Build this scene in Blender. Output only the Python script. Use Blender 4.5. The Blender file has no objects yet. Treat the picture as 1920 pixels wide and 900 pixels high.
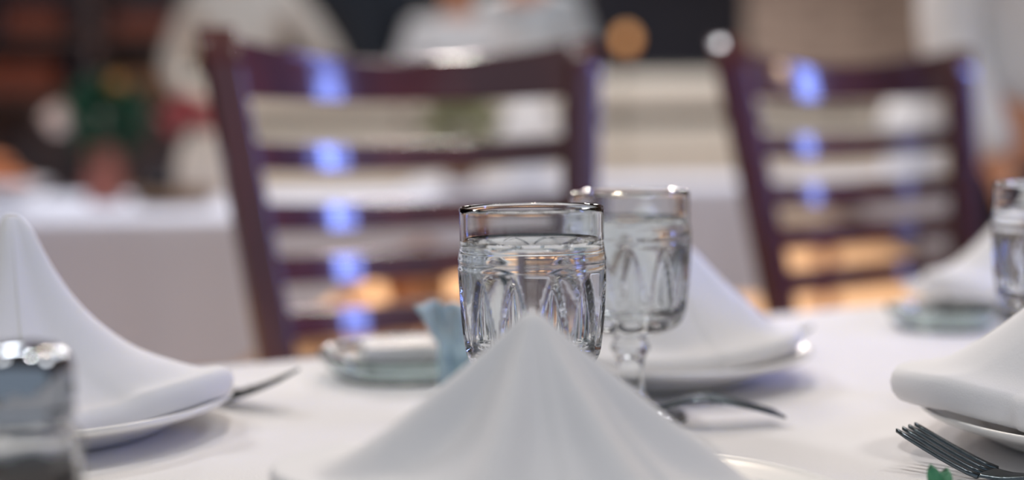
import bpy, bmesh, math, random
from mathutils import Vector, Matrix, noise
PI = math.pi
R = math.radians
random.seed(7)
S = bpy.context.scene
C = S.collection

# ------------------------------------------------------------------ camera
EYE = 0.938
cam_d = bpy.data.cameras.new('camera')
cam_d.sensor_width = 36.0
cam_d.lens = 50.0
cam_d.clip_start = 0.02
cam_d.dof.use_dof = True
cam_d.dof.focus_distance = 0.742
cam_d.dof.aperture_fstop = 2.2
cam = bpy.data.objects.new('camera', cam_d)
C.objects.link(cam)
PITCH = math.atan(215 / 2667)
cam.matrix_world = Matrix.Translation((0, 0, EYE)) @ Matrix.Rotation(PI / 2 - PITCH, 4, 'X') @ Matrix.Rotation(R(-0.8), 4, 'Z')
S.camera = cam

# ------------------------------------------------------------------ world, lights, exposure
S.view_settings.view_transform = 'Standard'
S.view_settings.look = 'None'
S.view_settings.gamma = 1.0
S.view_settings.use_curve_mapping = False
S.view_settings.exposure = 0.0
w = bpy.data.worlds.new('room_ambience')
S.world = w
w.use_nodes = True
w.node_tree.nodes['Background'].inputs[0].default_value = (0.76, 0.87, 1.0, 1)
w.node_tree.nodes['Background'].inputs[1].default_value = 0.52


def light(kind, name, loc, energy, col, target=None, **kw):
    d = bpy.data.lights.new(name, kind)
    d.energy = energy
    d.color = col
    for k, v in kw.items():
        setattr(d, k, v)
    o = bpy.data.objects.new(name, d)
    C.objects.link(o)
    o.location = loc
    if target is not None:
        o.rotation_euler = (Vector(target) - Vector(loc)).to_track_quat('-Z', 'Y').to_euler()
    return o


# downlights over laid table and chairs, unseen area fills added to brighten the room
light('SPOT', 'table_downlight', (0.02, 1.0, 2.75), 41.5, (1.0, 0.97, 0.93), (0.02, 0.95, 0.75),
      spot_size=R(105), spot_blend=0.6, shadow_soft_size=0.035)
light('SPOT', 'chair_downlight', (0.0, 2.6, 2.9), 45, (1.0, 0.80, 0.62), (0.1, 1.9, 0.6),
      spot_size=R(100), spot_blend=0.7, shadow_soft_size=0.06)
light('AREA', 'room_fill_a', (-1.5, 3.3, 3.05), 50, (0.95, 0.96, 1.0), (-1.4, 3.5, 0), size=0.6)
light('AREA', 'room_fill_b', (0.9, 4.2, 3.05), 34, (0.95, 0.96, 1.0), (0.9, 4.2, 0), size=0.6)
light('AREA', 'room_fill_c', (1.3, 1.2, 3.05), 15, (1.0, 0.96, 0.92), (1.3, 1.4, 0), size=0.6)
light('AREA', 'room_fill_d', (-1.3, 0.6, 3.05), 9, (1.0, 0.96, 0.92), (-1.3, 0.8, 0), size=0.6)
light('AREA', 'room_fill_e', (-0.4, 8.0, 3.05), 210, (1.0, 0.92, 0.84), (-0.4, 8.0, 0), size=0.6)
light('AREA', 'room_fill_f', (0.6, 9.2, 3.05), 190, (1.0, 0.92, 0.84), (0.6, 9.2, 0), size=0.6)
# blue accent lighting on the side of the room
BLUE = (0.24, 0.34, 1.0)
light('AREA', 'blue_wall_light_a', (2.25, 0.70, 1.72), 2.1, BLUE, (-0.25, 1.5, 0.9), shape='RECTANGLE', size=0.26, size_y=1.16, spread=R(40))
light('AREA', 'blue_wall_light_b', (2.5, 2.13, 1.58), 0.85, BLUE, (0.35, 1.9, 0.9), shape='RECTANGLE', size=0.22, size_y=0.85, spread=R(40))
light('AREA', 'amber_wall_light', (2.5, 2.55, 1.86), 0.22, (1.0, 0.72, 0.45), (0.33, 1.8, 1.0), shape='RECTANGLE', size=0.16, size_y=0.3, spread=R(40))


# ------------------------------------------------------------------ materials
def lin(c):
    return tuple(((v / 255) / 12.92 if v / 255 <= 0.04045 else ((v / 255 + 0.055) / 1.055) ** 2.4) for v in c) + (1,)


def mat(name, rgb, rough=0.5, metal=0.0, spec=0.5, var=0.0, scale=20.0, bump=0.0, bscale=300.0, coat=0.0, emit=None, estr=0.0, stretch=(1, 1, 1), rgb2=None):
    m = bpy.data.materials.new(name)
    m.use_nodes = True
    nt = m.node_tree
    b = nt.nodes['Principled BSDF']
    b.inputs['Roughness'].default_value = rough
    b.inputs['Metallic'].default_value = metal
    b.inputs['Specular IOR Level'].default_value = spec
    b.inputs['Coat Weight'].default_value = coat
    b.inputs['Coat Roughness'].default_value = 0.09
    base = lin(rgb)
    tc = nt.nodes.new('ShaderNodeTexCoord')
    mp = nt.nodes.new('ShaderNodeMapping')
    mp.inputs['Scale'].default_value = stretch
    nt.links.new(tc.outputs['Object'], mp.inputs['Vector'])
    nz = nt.nodes.new('ShaderNodeTexNoise')
    nz.inputs['Scale'].default_value = scale
    nz.inputs['Detail'].default_value = 4
    nt.links.new(mp.outputs['Vector'], nz.inputs['Vector'])
    cr = nt.nodes.new('ShaderNodeValToRGB')
    other = lin(rgb2) if rgb2 else tuple(v * (1 - var) for v in base[:3]) + (1,)
    cr.color_ramp.elements[0].position = 0.35
    cr.color_ramp.elements[1].position = 0.65
    cr.color_ramp.elements[0].color = other
    cr.color_ramp.elements[1].color = base
    nt.links.new(nz.outputs['Fac'], cr.inputs['Fac'])
    nt.links.new(cr.outputs['Color'], b.inputs['Base Color'])
    if bump > 0:
        n2 = nt.nodes.new('ShaderNodeTexNoise')
        n2.inputs['Scale'].default_value = bscale
        n2.inputs['Detail'].default_value = 2
        nt.links.new(mp.outputs['Vector'], n2.inputs['Vector'])
        bp = nt.nodes.new('ShaderNodeBump')
        bp.inputs['Strength'].default_value = bump
        bp.inputs['Distance'].default_value = 0.002
        nt.links.new(n2.outputs['Fac'], bp.inputs['Height'])
        nt.links.new(bp.outputs['Normal'], b.inputs['Normal'])
    if emit:
        b.inputs['Emission Color'].default_value = lin(emit)
        b.inputs['Emission Strength'].default_value = estr
    return m


def glass_mat(name, rgb, ior, rough=0.0, trans=1.0):
    m = bpy.data.materials.new(name)
    m.use_nodes = True
    b = m.node_tree.nodes['Principled BSDF']
    b.inputs['Base Color'].default_value = rgb + (1,)
    b.inputs['Roughness'].default_value = rough
    b.inputs['IOR'].default_value = ior
    b.inputs['Transmission Weight'].default_value = trans
    return m


def brick_mat(name):
    m = mat(name, (150, 132, 122), 0.9, var=0.2, scale=6)
    nt = m.node_tree
    b = nt.nodes['Principled BSDF']
    tc = nt.nodes.new('ShaderNodeTexCoord')
    br = nt.nodes.new('ShaderNodeTexBrick')
    mp = nt.nodes.new('ShaderNodeMapping')
    mp.inputs['Rotation'].default_value = (PI / 2, 0, 0)
    br.inputs['Color1'].default_value = lin((132, 124, 122))
    br.inputs['Color2'].default_value = lin((104, 96, 96))
    br.inputs['Mortar'].default_value = lin((140, 136, 134))
    br.inputs['Scale'].default_value = 2.0
    nt.links.new(tc.outputs['Object'], mp.inputs['Vector'])
    nt.links.new(mp.outputs['Vector'], br.inputs['Vector'])
    nt.links.new(br.outputs['Color'], b.inputs['Base Color'])
    return m


M = {
    'cloth': mat('white_tablecloth', (233, 230, 230), 0.9, spec=0.15, var=0.03, scale=9, bump=0.25, bscale=900),
    'napkin': mat('white_napkin', (232, 230, 231), 0.85, spec=0.2, var=0.02, scale=14, bump=0.2, bscale=1300),
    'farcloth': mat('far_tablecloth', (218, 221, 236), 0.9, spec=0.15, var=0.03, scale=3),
    'china': mat('white_china', (238, 236, 233), 0.24, spec=0.45, var=0.01),
    'glass': glass_mat('clear_glass', (0.975, 0.99, 0.99), 1.5),
    'water': glass_mat('water', (0.985, 0.995, 1.0), 1.333),
    'dishglass': glass_mat('green_tinted_glass', (0.89, 0.97, 0.965), 1.5),
    'wrap': glass_mat('cellophane', (0.62, 0.78, 0.86), 1.25, 0.2, 0.6),
    'steel': mat('cutlery_steel', (96, 106, 112), 0.22, metal=1.0, var=0.12, scale=60),
    'chrome': mat('chrome_lid', (160, 166, 174), 0.08, metal=1.0, var=0.05),
    'hole': mat('dark_hole', (18, 20, 24), 0.6),
    'pepper': mat('ground_pepper', (72, 54, 46), 0.9, var=0.6, scale=700, bump=0.5, bscale=900),
    'mahogany': mat('mahogany_varnish', (88, 35, 28), 0.5, spec=0.2, coat=1.0, rgb2=(58, 23, 22), scale=14, stretch=(1, 1, 0.12)),
    'seatred': mat('chair_seat_vinyl', (112, 46, 36), 0.45, var=0.15, scale=30, bump=0.1),
    'darkwood': mat('dark_stained_wood', (104, 88, 88), 0.5, rgb2=(82, 76, 86), scale=5, stretch=(1, 1, 0.1)),
    'leaf': mat('leaf_green', (34, 92, 66), 0.5, var=0.4, scale=30),
    'sprig': mat('sprig_green', (66, 138, 98), 0.5, var=0.3, scale=60),
    'olive': mat('olive_leaf', (164, 164, 128), 0.6, var=0.3, scale=25),
    'petalw': mat('ivory_petal', (238, 218, 206), 0.7, var=0.06),
    'petaly': mat('peach_petal', (226, 176, 112), 0.7, var=0.1),
    'petalp': mat('rose_petal', (186, 84, 86), 0.7, var=0.2),
    'terracotta': mat('pink_terracotta', (176, 108, 94), 0.7, var=0.15, scale=8),
    'creamceramic': mat('cream_ceramic', (222, 208, 194), 0.35, var=0.05),
    'whiteceramic': mat('white_ceramic', (236, 232, 230), 0.3, var=0.02),
    'wicker': mat('wicker_tan', (150, 116, 84), 0.8, var=0.4, scale=60),
    'inkpot': mat('dark_blue_glaze', (16, 28, 42), 0.25, var=0.2),
    'orangefood': mat('baked_orange', (206, 122, 72), 0.6, var=0.25, scale=40),
    'bread': mat('bread_crust', (198, 150, 104), 0.7, var=0.2, scale=40),
    'booth': mat('cream_upholstery', (234, 224, 208), 0.6, var=0.06, scale=4),
    'legwood': mat('honey_wood', (190, 122, 88), 0.5, var=0.2, scale=10, stretch=(1, 1, 0.1)),
    'tan': mat('tan_cloth', (196, 150, 116), 0.85, var=0.1, scale=6),
    'boothtrim': mat('booth_base', (96, 92, 88), 0.6, var=0.1),
    'wallbrown': mat('brown_panel_wall', (30, 32, 40), 0.9, spec=0.1, rgb2=(22, 26, 36), scale=1.2),
    'ceil': mat('taupe_ceiling', (96, 90, 90), 0.9, var=0.05, scale=2),
    'brick': brick_mat('taupe_brick'),
    'crate': mat('reddish_wooden_crate', (134, 74, 58), 0.7, var=0.25, scale=14),
    'tancrate': mat('tan_box', (128, 100, 76), 0.7, var=0.2, scale=10),
    'navyglass': mat('navy_bottle', (16, 34, 52), 0.15, var=0.1, coat=0.4),
    'skin': mat('skin', (208, 150, 118), 0.55, var=0.06, scale=8),
    'hair': mat('dark_hair', (40, 30, 26), 0.6, var=0.3, scale=80),
    'shirtw': mat('white_shirt', (228, 228, 230), 0.85, var=0.05, scale=5),
    'shirto': mat('off_white_shirt', (212, 208, 202), 0.85, var=0.05, scale=5),
    'shirtb': mat('pale_blue_shirt', (196, 208, 218), 0.85, var=0.12, scale=5),
    'navy': mat('navy_cloth', (22, 34, 48), 0.85, var=0.15, scale=6),
    'black': mat('black_leather', (22, 20, 20), 0.5),
    'glow': mat('warm_bulb', (255, 200, 140), 0.5, emit=(255, 176, 110), estr=0.18),
    'brass': mat('brass', (150, 112, 66), 0.35, metal=1.0),
}


def floor_mat():
    m = mat('wood_floor', (228, 182, 138), 0.38, var=0.2, scale=3, stretch=(6, 0.6, 1))
    return m


M['floor'] = floor_mat()


# ------------------------------------------------------------------ mesh helpers
def obj(name, verts, faces, m, parent=None, smooth=True, loc=None, rot=None):
    me = bpy.data.meshes.new(name)
    me.from_pydata([tuple(v) for v in verts], [], faces)
    me.materials.append(m)
    if smooth:
        me.polygons.foreach_set('use_smooth', [True] * len(me.polygons))
    me.update()
    o = bpy.data.objects.new(name, me)
    C.objects.link(o)
    if parent is not None:
        o.parent = parent
    if loc is not None:
        o.location = loc
    if rot is not None:
        o.rotation_euler = rot
    return o


def fix(o):
    bm = bmesh.new()
    bm.from_mesh(o.data)
    bmesh.ops.recalc_face_normals(bm, faces=bm.faces)
    bm.to_mesh(o.data)
    bm.free()
    return o


def tag(o, label, cat, group=None, kind=None):
    if label:
        o['label'] = label
    if cat:
        o['category'] = cat
    if group:
        o['group'] = group
    if kind:
        o['kind'] = kind
    return o


def empty(name, loc, rz=0.0, label=None, cat=None, group=None):
    o = bpy.data.objects.new(name, None)
    C.objects.link(o)
    o.empty_display_size = 0.02
    o.location = loc
    o.rotation_euler = (0, 0, rz)
    tag(o, label, cat, group)
    return o


def dup(root, loc, rz=0.0, label=None, group=None):
    r = root.copy()
    C.objects.link(r)
    r.location = loc
    r.rotation_euler = (0, 0, rz)
    if label:
        r['label'] = label
    if group:
        r['group'] = group
    for ch in list(root.children):
        c = ch.copy()
        C.objects.link(c)
        c.parent = r
        for g in list(ch.children):
            d = g.copy()
            C.objects.link(d)
            d.parent = c
    return r


def lathe(name, prof, n, m, parent=None, loc=None, rfun=None, smooth=True):
    """prof: list of (r, z); revolves round z. rfun(theta, r, z) may vary the radius."""
    v, f = [], []
    idx = []
    for (r, z) in prof:
        if r < 1e-6:
            idx.append([len(v)] * n)
            v.append((0, 0, z))
        else:
            row = []
            for k in range(n):
                t = 2 * PI * k / n
                rr = rfun(t, r, z) if rfun else r
                row.append(len(v))
                v.append((rr * math.cos(t), rr * math.sin(t), z))
            idx.append(row)
    for a, b in zip(idx[:-1], idx[1:]):
        for k in range(n):
            k2 = (k + 1) % n
            q = [a[k], a[k2], b[k2], b[k]]
            q2 = []
            for i in q:
                if i not in q2:
                    q2.append(i)
            if len(q2) >= 3:
                f.append(q2)
    return fix(obj(name, v, f, m, parent, smooth, loc))


def smoothprof(pts, n=6):
    """Catmull-Rom resample of a profile."""
    out = []
    P = [pts[0]] + list(pts) + [pts[-1]]
    for i in range(1, len(P) - 2):
        p0, p1, p2, p3 = P[i - 1], P[i], P[i + 1], P[i + 2]
        for j in range(n):
            t = j / n
            out.append(tuple(0.5 * ((2 * b) + (-a + c) * t + (2 * a - 5 * b + 4 * c - d) * t * t + (-a + 3 * b - 3 * c + d) * t ** 3)
                             for a, b, c, d in zip(p0, p1, p2, p3)))
    out.append(tuple(pts[-1]))
    return out


def sweep(name, rings, m, parent=None, smooth=True, loc=None, rot=None):
    """rings: list of equal-length vertex rings; closed at both ends."""
    v, f = [], []
    n = len(rings[0])
    for r in rings:
        v += list(r)
    for i in range(len(rings) - 1):
        for k in range(n):
            k2 = (k + 1) % n
            f.append([i * n + k, i * n + k2, (i + 1) * n + k2, (i + 1) * n + k])
    f.append(list(range(n))[::-1])
    f.append([(len(rings) - 1) * n + k for k in range(n)])
    return fix(obj(name, v, f, m, parent, smooth, loc, rot))


def bar(name, pts, wx, wy, m, parent=None, xdir=None, bev=0.22, loc=None):
    """a rounded rectangular bar along pts; wx, wy half sizes (numbers or lists)."""
    rings = []
    P = [Vector(p) for p in pts]
    for i, p in enumerate(P):
        t = (P[min(i + 1, len(P) - 1)] - P[max(i - 1, 0)]).normalized()
        x = Vector(xdir) if xdir else (Vector((0, 0, 1)).cross(t) if abs(t.z) < 0.9 else Vector((1, 0, 0)))
        x = (x - t * x.dot(t)).normalized()
        y = t.cross(x)
        a = wx[i] if isinstance(wx, (list, tuple)) else wx
        b = wy[i] if isinstance(wy, (list, tuple)) else wy
        c = min(a, b) * bev
        oct_ = [(a, b - c), (a - c, b), (-a + c, b), (-a, b - c), (-a, -b + c), (-a + c, -b), (a - c, -b), (a, -b + c)]
        rings.append([p + x * u + y * w_ for u, w_ in oct_])
    return sweep(name, rings, m, parent, smooth=False, loc=loc)


def round_bar(name, pts, a, b, m, parent, outer):
    """a bar with softly rounded corners whose section stays in the x-y plane."""
    rings = []
    for p in pts:
        ring = []
        for k in range(40):
            t = 2 * PI * k / 40
            c, s_ = math.cos(t), math.sin(t)
            ex = 0.10 if c * outer > 0 else 0.26      # crisp outer edges, inner edges rounded to catch the blue light
            ring.append((p[0] + a * math.copysign(abs(c) ** ex, c), p[1] + b * math.copysign(abs(s_) ** ex, s_), p[2]))
        rings.append(ring)
    o = sweep(name, rings, m, parent)
    for pl in o.data.polygons:
        if len(pl.vertices) > 4:
            pl.use_smooth = False
    return o


def tube(name, pts, rad, m, parent=None, n=10):
    rings = []
    P = [Vector(p) for p in pts]
    for i, p in enumerate(P):
        t = (P[min(i + 1, len(P) - 1)] - P[max(i - 1, 0)]).normalized()
        x = t.orthogonal().normalized()
        y = t.cross(x)
        r = rad[i] if isinstance(rad, (list, tuple)) else rad
        rings.append([p + (x * math.cos(2 * PI * k / n) + y * math.sin(2 * PI * k / n)) * r for k in range(n)])
    return sweep(name, rings, m, parent)


def box(name, lo, hi, m, parent=None, bev=0.0, loc=None, rot=None):
    bm = bmesh.new()
    bmesh.ops.create_cube(bm, size=1)
    for v in bm.verts:
        v.co = Vector([(lo[i] + hi[i]) / 2 + v.co[i] * (hi[i] - lo[i]) for i in range(3)])
    if bev > 0:
        bmesh.ops.bevel(bm, geom=list(bm.edges), offset=bev, segments=2, affect='EDGES', profile=0.5)
    me = bpy.data.meshes.new(name)
    bm.to_mesh(me)
    bm.free()
    me.materials.append(m)
    o = bpy.data.objects.new(name, me)
    C.objects.link(o)
    if parent is not None:
        o.parent = parent
    if loc is not None:
        o.location = loc
    if rot is not None:
        o.rotation_euler = rot
    return o


def blob(name, loc, rad, m, parent=None, seed=0, amp=0.15, freq=2.2, seg=24):
    bm = bmesh.new()
    bmesh.ops.create_icosphere(bm, subdivisions=3, radius=1)
    for v in bm.verts:
        n = noise.noise(v.co * freq + Vector((seed * 3.1, seed * 1.7, seed)))
        v.co = v.co * (1 + amp * n)
        v.co = Vector((v.co.x * rad[0], v.co.y * rad[1], v.co.z * rad[2])) + Vector(loc)
    me = bpy.data.meshes.new(name)
    bm.to_mesh(me)
    bm.free()
    me.materials.append(m)
    me.polygons.foreach_set('use_smooth', [True] * len(me.polygons))
    o = bpy.data.objects.new(name, me)
    C.objects.link(o)
    if parent is not None:
        o.parent = parent
    return o


# ------------------------------------------------------------------ setting
tag(box('floor', (-6, -3, -0.05), (6, 14, 0), M['floor']), None, None, kind='structure')
WY = 12.0
tag(box('wall_back', (-6, WY, 0), (1.98, WY + 0.15, 3.1), M['wallbrown']), None, None, kind='structure')
tag(box('wall_right_back', (1.98, WY - 0.1, 0), (6, WY + 0.15, 3.1), M['brick']), None, None, kind='structure')
tag(box('wall_left', (-6.15, -1, 0), (-6, WY + 0.15, 3.1), M['wallbrown']), None, None, kind='structure')
tag(box('wall_right', (6, -1, 0), (6.15, WY + 0.15, 3.1), M['brick']), None, None, kind='structure')
tag(box('ceiling', (-6.15, -1, 3.1), (6.15, WY + 0.15, 3.2), M['ceil']), None, None, kind='structure')
tag(box('trim_1', (-5.98, WY - 0.03, 0), (1.96, WY, 0.14), M['darkwood']), None, None, kind='structure')

# ------------------------------------------------------------------ laid table
TZ = 0.75
EA = R(28.0)                        # direction of the far table edge
EP = Vector((0.06, 1.268, 0))       # a point on the far edge
eu = Vector((math.cos(EA), math.sin(EA), 0))
en = Vector((math.sin(EA), -math.cos(EA), 0))   # from the far edge towards the camera
LX0, LX1, DEP = -0.95, 1.25, 1.10


def cloth_over(name, L0, L1, D, drop, m, origin, ux, uy, seed=0, fold=0.012, nseg=150, wr=0.0006, hemfun=None, top=TZ):
    """A cloth over a rectangular table: top grid and a hanging skirt with folds. ux along, uy across."""
    v, f = [], []
    nx, ny = 80, 44
    idx = {}
    for i in range(nx + 1):
        for j in range(ny + 1):
            a = L0 + (L1 - L0) * i / nx
            b = D * j / ny
            p = origin + ux * a + uy * b
            z = top + 0.0012 + wr * noise.noise(Vector((a * 7 + seed, b * 7, 0))) + wr * 1.4 * noise.noise(Vector((a * 2.2 + seed, b * 18, 3)))
            idx[i, j] = len(v)
            v.append((p.x, p.y, z))
    for i in range(nx):
        for j in range(ny):
            f.append([idx[i, j], idx[i + 1, j], idx[i + 1, j + 1], idx[i, j + 1]])
    ring = [(i, 0) for i in range(nx)] + [(nx, j) for j in range(ny)] + [(i, ny) for i in range(nx, 0, -1)] + [(0, j) for j in range(ny, 0, -1)]
    prev = [idx[r] for r in ring]
    cen = (L0 + L1) / 2, D / 2
    steps = [0.0025, 0.007, 0.03, 0.08, 0.16, 0.26, 1.0]
    n = len(ring)
    for si, s in enumerate(steps):
        cur = []
        for k, (i, j) in enumerate(ring):
            a = L0 + (L1 - L0) * i / nx
            b = D * j / ny
            ex = 1 if i == nx else (-1 if i == 0 else 0)
            ey = 1 if j == ny else (-1 if j == 0 else 0)
            o = Vector((ex, ey, 0))
            if o.length > 0:
                o.normalize()
            hem = hemfun(a, b) if hemfun else drop
            d = s if si < 2 else s / 1.0 * hem if si == len(steps) - 1 else min(s, hem * s / 0.3)
            per = (a * (1 if ey else 0) + b * (1 if ex else 0))
            wave = math.sin(per * 24 + seed) + 0.6 * math.sin(per * 41 + 2 * seed)
            out = 0.002 + min(d / 0.012, 1) * 0.004 + (d / max(drop, .01)) * (fold * wave + 0.012)
            p = origin + ux * (a + o.x * out) + uy * (b + o.y * out)
            cur.append(len(v))
            v.append((p.x, p.y, top + 0.0012 - d))
        for k in range(n):
            f.append([prev[k], cur[k], cur[(k + 1) % n], prev[(k + 1) % n]])
        prev = cur
    return fix(obj(name, v, f, m))


tab = empty('dining_table', (0, 0, 0), 0, 'large dining table hidden under the white cloth laid for a meal', 'table')
rot = Matrix.Rotation(EA, 4, 'Z')


def tbox(name, a0, a1, b0, b1, z0, z1, m, parent):
    pts = []
    for z in (z0, z1):
        for a, b in ((a0, b0), (a1, b0), (a1, b1), (a0, b1)):
            p = EP + eu * a + en * b
            pts.append((p.x, p.y, z))
    return fix(obj(name, pts, [[0, 1, 2, 3], [4, 5, 6, 7], [0, 1, 5, 4], [1, 2, 6, 5], [2, 3, 7, 6], [3, 0, 4, 7]], m, parent, False))


tbox('table_top', LX0, LX1, 0, DEP, TZ - 0.03, TZ, M['darkwood'], tab)
for a in (LX0 + 0.1, LX1 - 0.17):
    for b in (0.1, DEP - 0.17):
        tbox('leg', a, a + 0.07, b, b + 0.07, 0, TZ - 0.03, M['darkwood'], tab)
cl = cloth_over('tablecloth', LX0, LX1, DEP, 0.25, M['cloth'], EP, eu, en, seed=1.3)
tag(cl, 'white cotton cloth spread over the laid foreground table', 'tablecloth')
TOP = TZ + 0.0018


# ------------------------------------------------------------------ chairs
def make_chair():
    root = empty('dining_chair', (0, 0, 0))
    w0, w1, lean, zt = 0.172, 0.2419, 0.095, 1.042
    hw, hd = 0.019, 0.013

    def back(u, z, bow=0.0):
        t = (z - 0.45) / (zt - 0.45)
        return Vector((u, lean * t + bow, z))

    def half(z):
        return w0 + (w1 - w0) * (z - 0.45) / (zt - 0.45)
    for s in (-1, 1):
        pts, ws = [], []
        for z in (0.0, 0.2, 0.4, 0.45, 0.55, 0.65, 0.75, 0.85, 0.95, 1.0, zt - 0.004 if s > 0 else zt + 0.004):
            if z < 0.45:
                pts.append(Vector((s * (w0 - hw), 0.10 * (1 - z / 0.45) ** 1.5, z)))
            else:
                p = back(s * (half(z) - hw), z)
                pts.append(p)
            ws.append(hw)
        round_bar('back_post', pts, hw, 0.014, M['mahogany'], root, s)

    # horizontal rails: bowed backwards, dipping in the middle
    def rail(name, z0, z1, scoop_top, scoop_bot, sag, thick, rnd):
        n = 25
        rings = []
        for i in range(n):
            u = -1 + 2 * i / (n - 1)
            k = 1 - u * u
            bot = z0 - scoop_bot * k - sag * k
            top = z1 - scoop_top * k - sag * k
            hb, ht = half(z0) - 0.012, half(z1) - 0.012
            bow = 0.047 * k
            pts = []
            for z, x, zz in ((bot, u * hb, z0), (top, u * ht, z1)):
                pts.append((x, lean * (zz - 0.45) / (zt - 0.45) + bow, z))
            (xb, yb, zb), (xt, yt, ztp) = pts
            h = thick
            e = 0.0025
            g = rnd
            ring = [(xb, yb - h + e, zb), (xb, yb - h, zb + e)]
            for q in range(6):
                a = PI / 2 * q / 5
                ring.append((xt, yt - h + g * (1 - math.cos(a)), ztp - g + g * math.sin(a)))
            for q in range(4):
                a = PI / 2 * q / 3
                ring.append((xt, yt + h - g * (1 - math.sin(a)) , ztp - g + g * math.cos(a)))
            ring += [(xb, yb + h, zb + e), (xb, yb + h - e, zb)]
            rings.append(ring)
        return sweep(name, rings, M['mahogany'], root, smooth=False)
    rail('top_rail', 0.972, zt, 0.020, 0.0, 0.006, 0.012, 0.006)
    for z in (0.911, 0.845, 0.788, 0.729, 0.668):
        rail('slat', z - 0.0155, z + 0.0155, 0, 0, 0.008, 0.007, 0.001)
    box('seat', (-0.215, -0.40, 0.44), (0.215, 0.005, 0.475), M['seatred'], root, bev=0.012)
    for s in (-1, 1):
        bar('leg', [(s * 0.19, -0.37, 0), (s * 0.19, -0.37, 0.2), (s * 0.19, -0.37, 0.44)], [0.014, 0.016, 0.02], [0.014, 0.016, 0.02], M['mahogany'], root, xdir=(1, 0, 0))
        bar('stretcher', [(s * 0.172, 0.055, 0.17), (s * 0.188, -0.37, 0.17)], 0.009, 0.012, M['mahogany'], root)
        bar('apron', [(s * 0.168, 0.0, 0.415), (s * 0.19, -0.36, 0.415)], 0.009, 0.024, M['mahogany'], root)
    bar('apron', [(-0.18, -0.372, 0.415), (0.18, -0.372, 0.415)], 0.009, 0.024, M['mahogany'], root)
    bar('stretcher', [(-0.18, -0.16, 0.17), (0.18, -0.16, 0.17)], 0.009, 0.012, M['mahogany'], root)
    return root


chair = make_chair()
chair.location = (-0.0698, 1.5406, 0)
chair.rotation_euler = (0, 0, 0.4609)
tag(chair, 'glossy mahogany ladder-back chair directly behind the water goblets', 'chair', 'ladder-back chairs at the laid table')
dup(chair, (0.5212, 1.8944, 0), 0.5744, 'darker, smaller-looking ladder-back chair standing beside the white-shirted waiter')


# ------------------------------------------------------------------ plates
def make_plate():
    prof = [(0, 0.004), (0.05, 0.0042), (0.066, 0.0045), (0.076, 0.007), (0.084, 0.012), (0.098, 0.0165), (0.112, 0.0205), (0.1165, 0.0224), (0.1182, 0.0214),
            (0.1168, 0.0185), (0.108, 0.0148), (0.095, 0.0105), (0.084, 0.0055), (0.074, 0.0008), (0.070, 0.0), (0.066, 0.0012), (0.03, 0.002), (0, 0.002)]
    return lathe('dinner_plate', smoothprof(prof, 4), 72, M['china'])


plate = make_plate()
plate_spots = [((-0.295, 0.875), 'white dinner plate under the tall napkin behind the pepper shaker'),
               ((0.037, 0.597), 'white dinner plate almost hidden below the blurred foremost napkin'),
               ((0.353, 0.800), 'white dinner plate beside the sharp fork, cut by the picture edge'),
               ((0.100, 1.040), 'white dinner plate with a dark shadow, behind the second goblet'),
               ((0.505, 1.385), 'blurred white plate in front of the darker chair')]
for i, ((x, y), lb) in enumerate(plate_spots):
    p = plate if i == 0 else dup(plate, (0, 0, 0))
    p.location = (x, y, TOP)
    tag(p, lb, 'plate', 'dinner plates on the laid table')


# ------------------------------------------------------------------ napkins
PT = [(0, 0.0042), (0.066, 0.0048), (0.076, 0.0073), (0.084, 0.0123), (0.098, 0.0168), (0.112, 0.0208), (0.118, 0.0227), (0.2, 0.0227)]


def plate_top(r):
    for (a, za), (b, zb) in zip(PT[:-1], PT[1:]):
        if r <= b:
            return za + (zb - za) * (r - a) / (b - a)
    return PT[-1][1]


def napkin(label, loc, h, rfun, prof, pleats, tip=(0, 0), lip=0.012, amp=0.10, ph=0.0, off=(0, 0), seams=()):
    """A folded napkin standing as a tent: rfun(theta) base radius, prof(s) height share at radius share s."""
    nt, ns = 220, 40
    v, f = [], []
    rows = []
    for j in range(ns + 1):
        s = j / ns
        row = []
        for k in range(nt):
            t = 2 * PI * k / nt
            Rb = rfun(t)
            pl = amp * math.sin(pleats * t + ph) * math.sin(PI * min(1, s * 1.15)) ** 0.8
            pl += 0.35 * amp * math.sin((2 * pleats + 1) * t + 2 * ph) * s * (1 - s) * 3
            for sa in seams:                       # edge of an overlapping fold
                dl = (t - sa) % (2 * PI)
                pl += 0.075 * math.exp(-dl / 0.35) * min(1.0, s * 5) * (1 - 0.6 * s)
            rr = Rb * (0.012 + 0.988 * s) * (1 + pl)
            cx = tip[0] * (1 - s)
            cy = tip[1] * (1 - s)
            x, y = cx + rr * math.cos(t), cy + rr * math.sin(t)
            edge = plate_top(math.hypot(Rb * math.cos(t) + off[0], Rb * math.sin(t) + off[1])) - 0.0048
            hh = lip + edge * s * s + (h - lip) * prof(s, t)
            row.append(len(v))
            v.append((x, y, hh))
        rows.append(row)
    # rolled lower lip
    for q in range(1, 7):
        a = PI * q / 6
        row = []
        for k in range(nt):
            t = 2 * PI * k / nt
            x, y, z = v[rows[ns][k]]
            o = lip / 2 * math.sin(a) * 0.8
            row.append(len(v))
            v.append((x + o * math.cos(t), y + o * math.sin(t), z - lip / 2 + lip / 2 * math.cos(a) + 0.0006))
        rows.append(row)
    for a, b in zip(rows[:-1], rows[1:]):
        for k in range(nt):
            k2 = (k + 1) % nt
            f.append([a[k], a[k2], b[k2], b[k]])
    f.append(rows[0][::-1])
    o = fix(obj('folded_napkin', v, f, M['napkin']))
    o.location = loc
    return tag(o, label, 'napkin', 'standing folded napkins')


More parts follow.
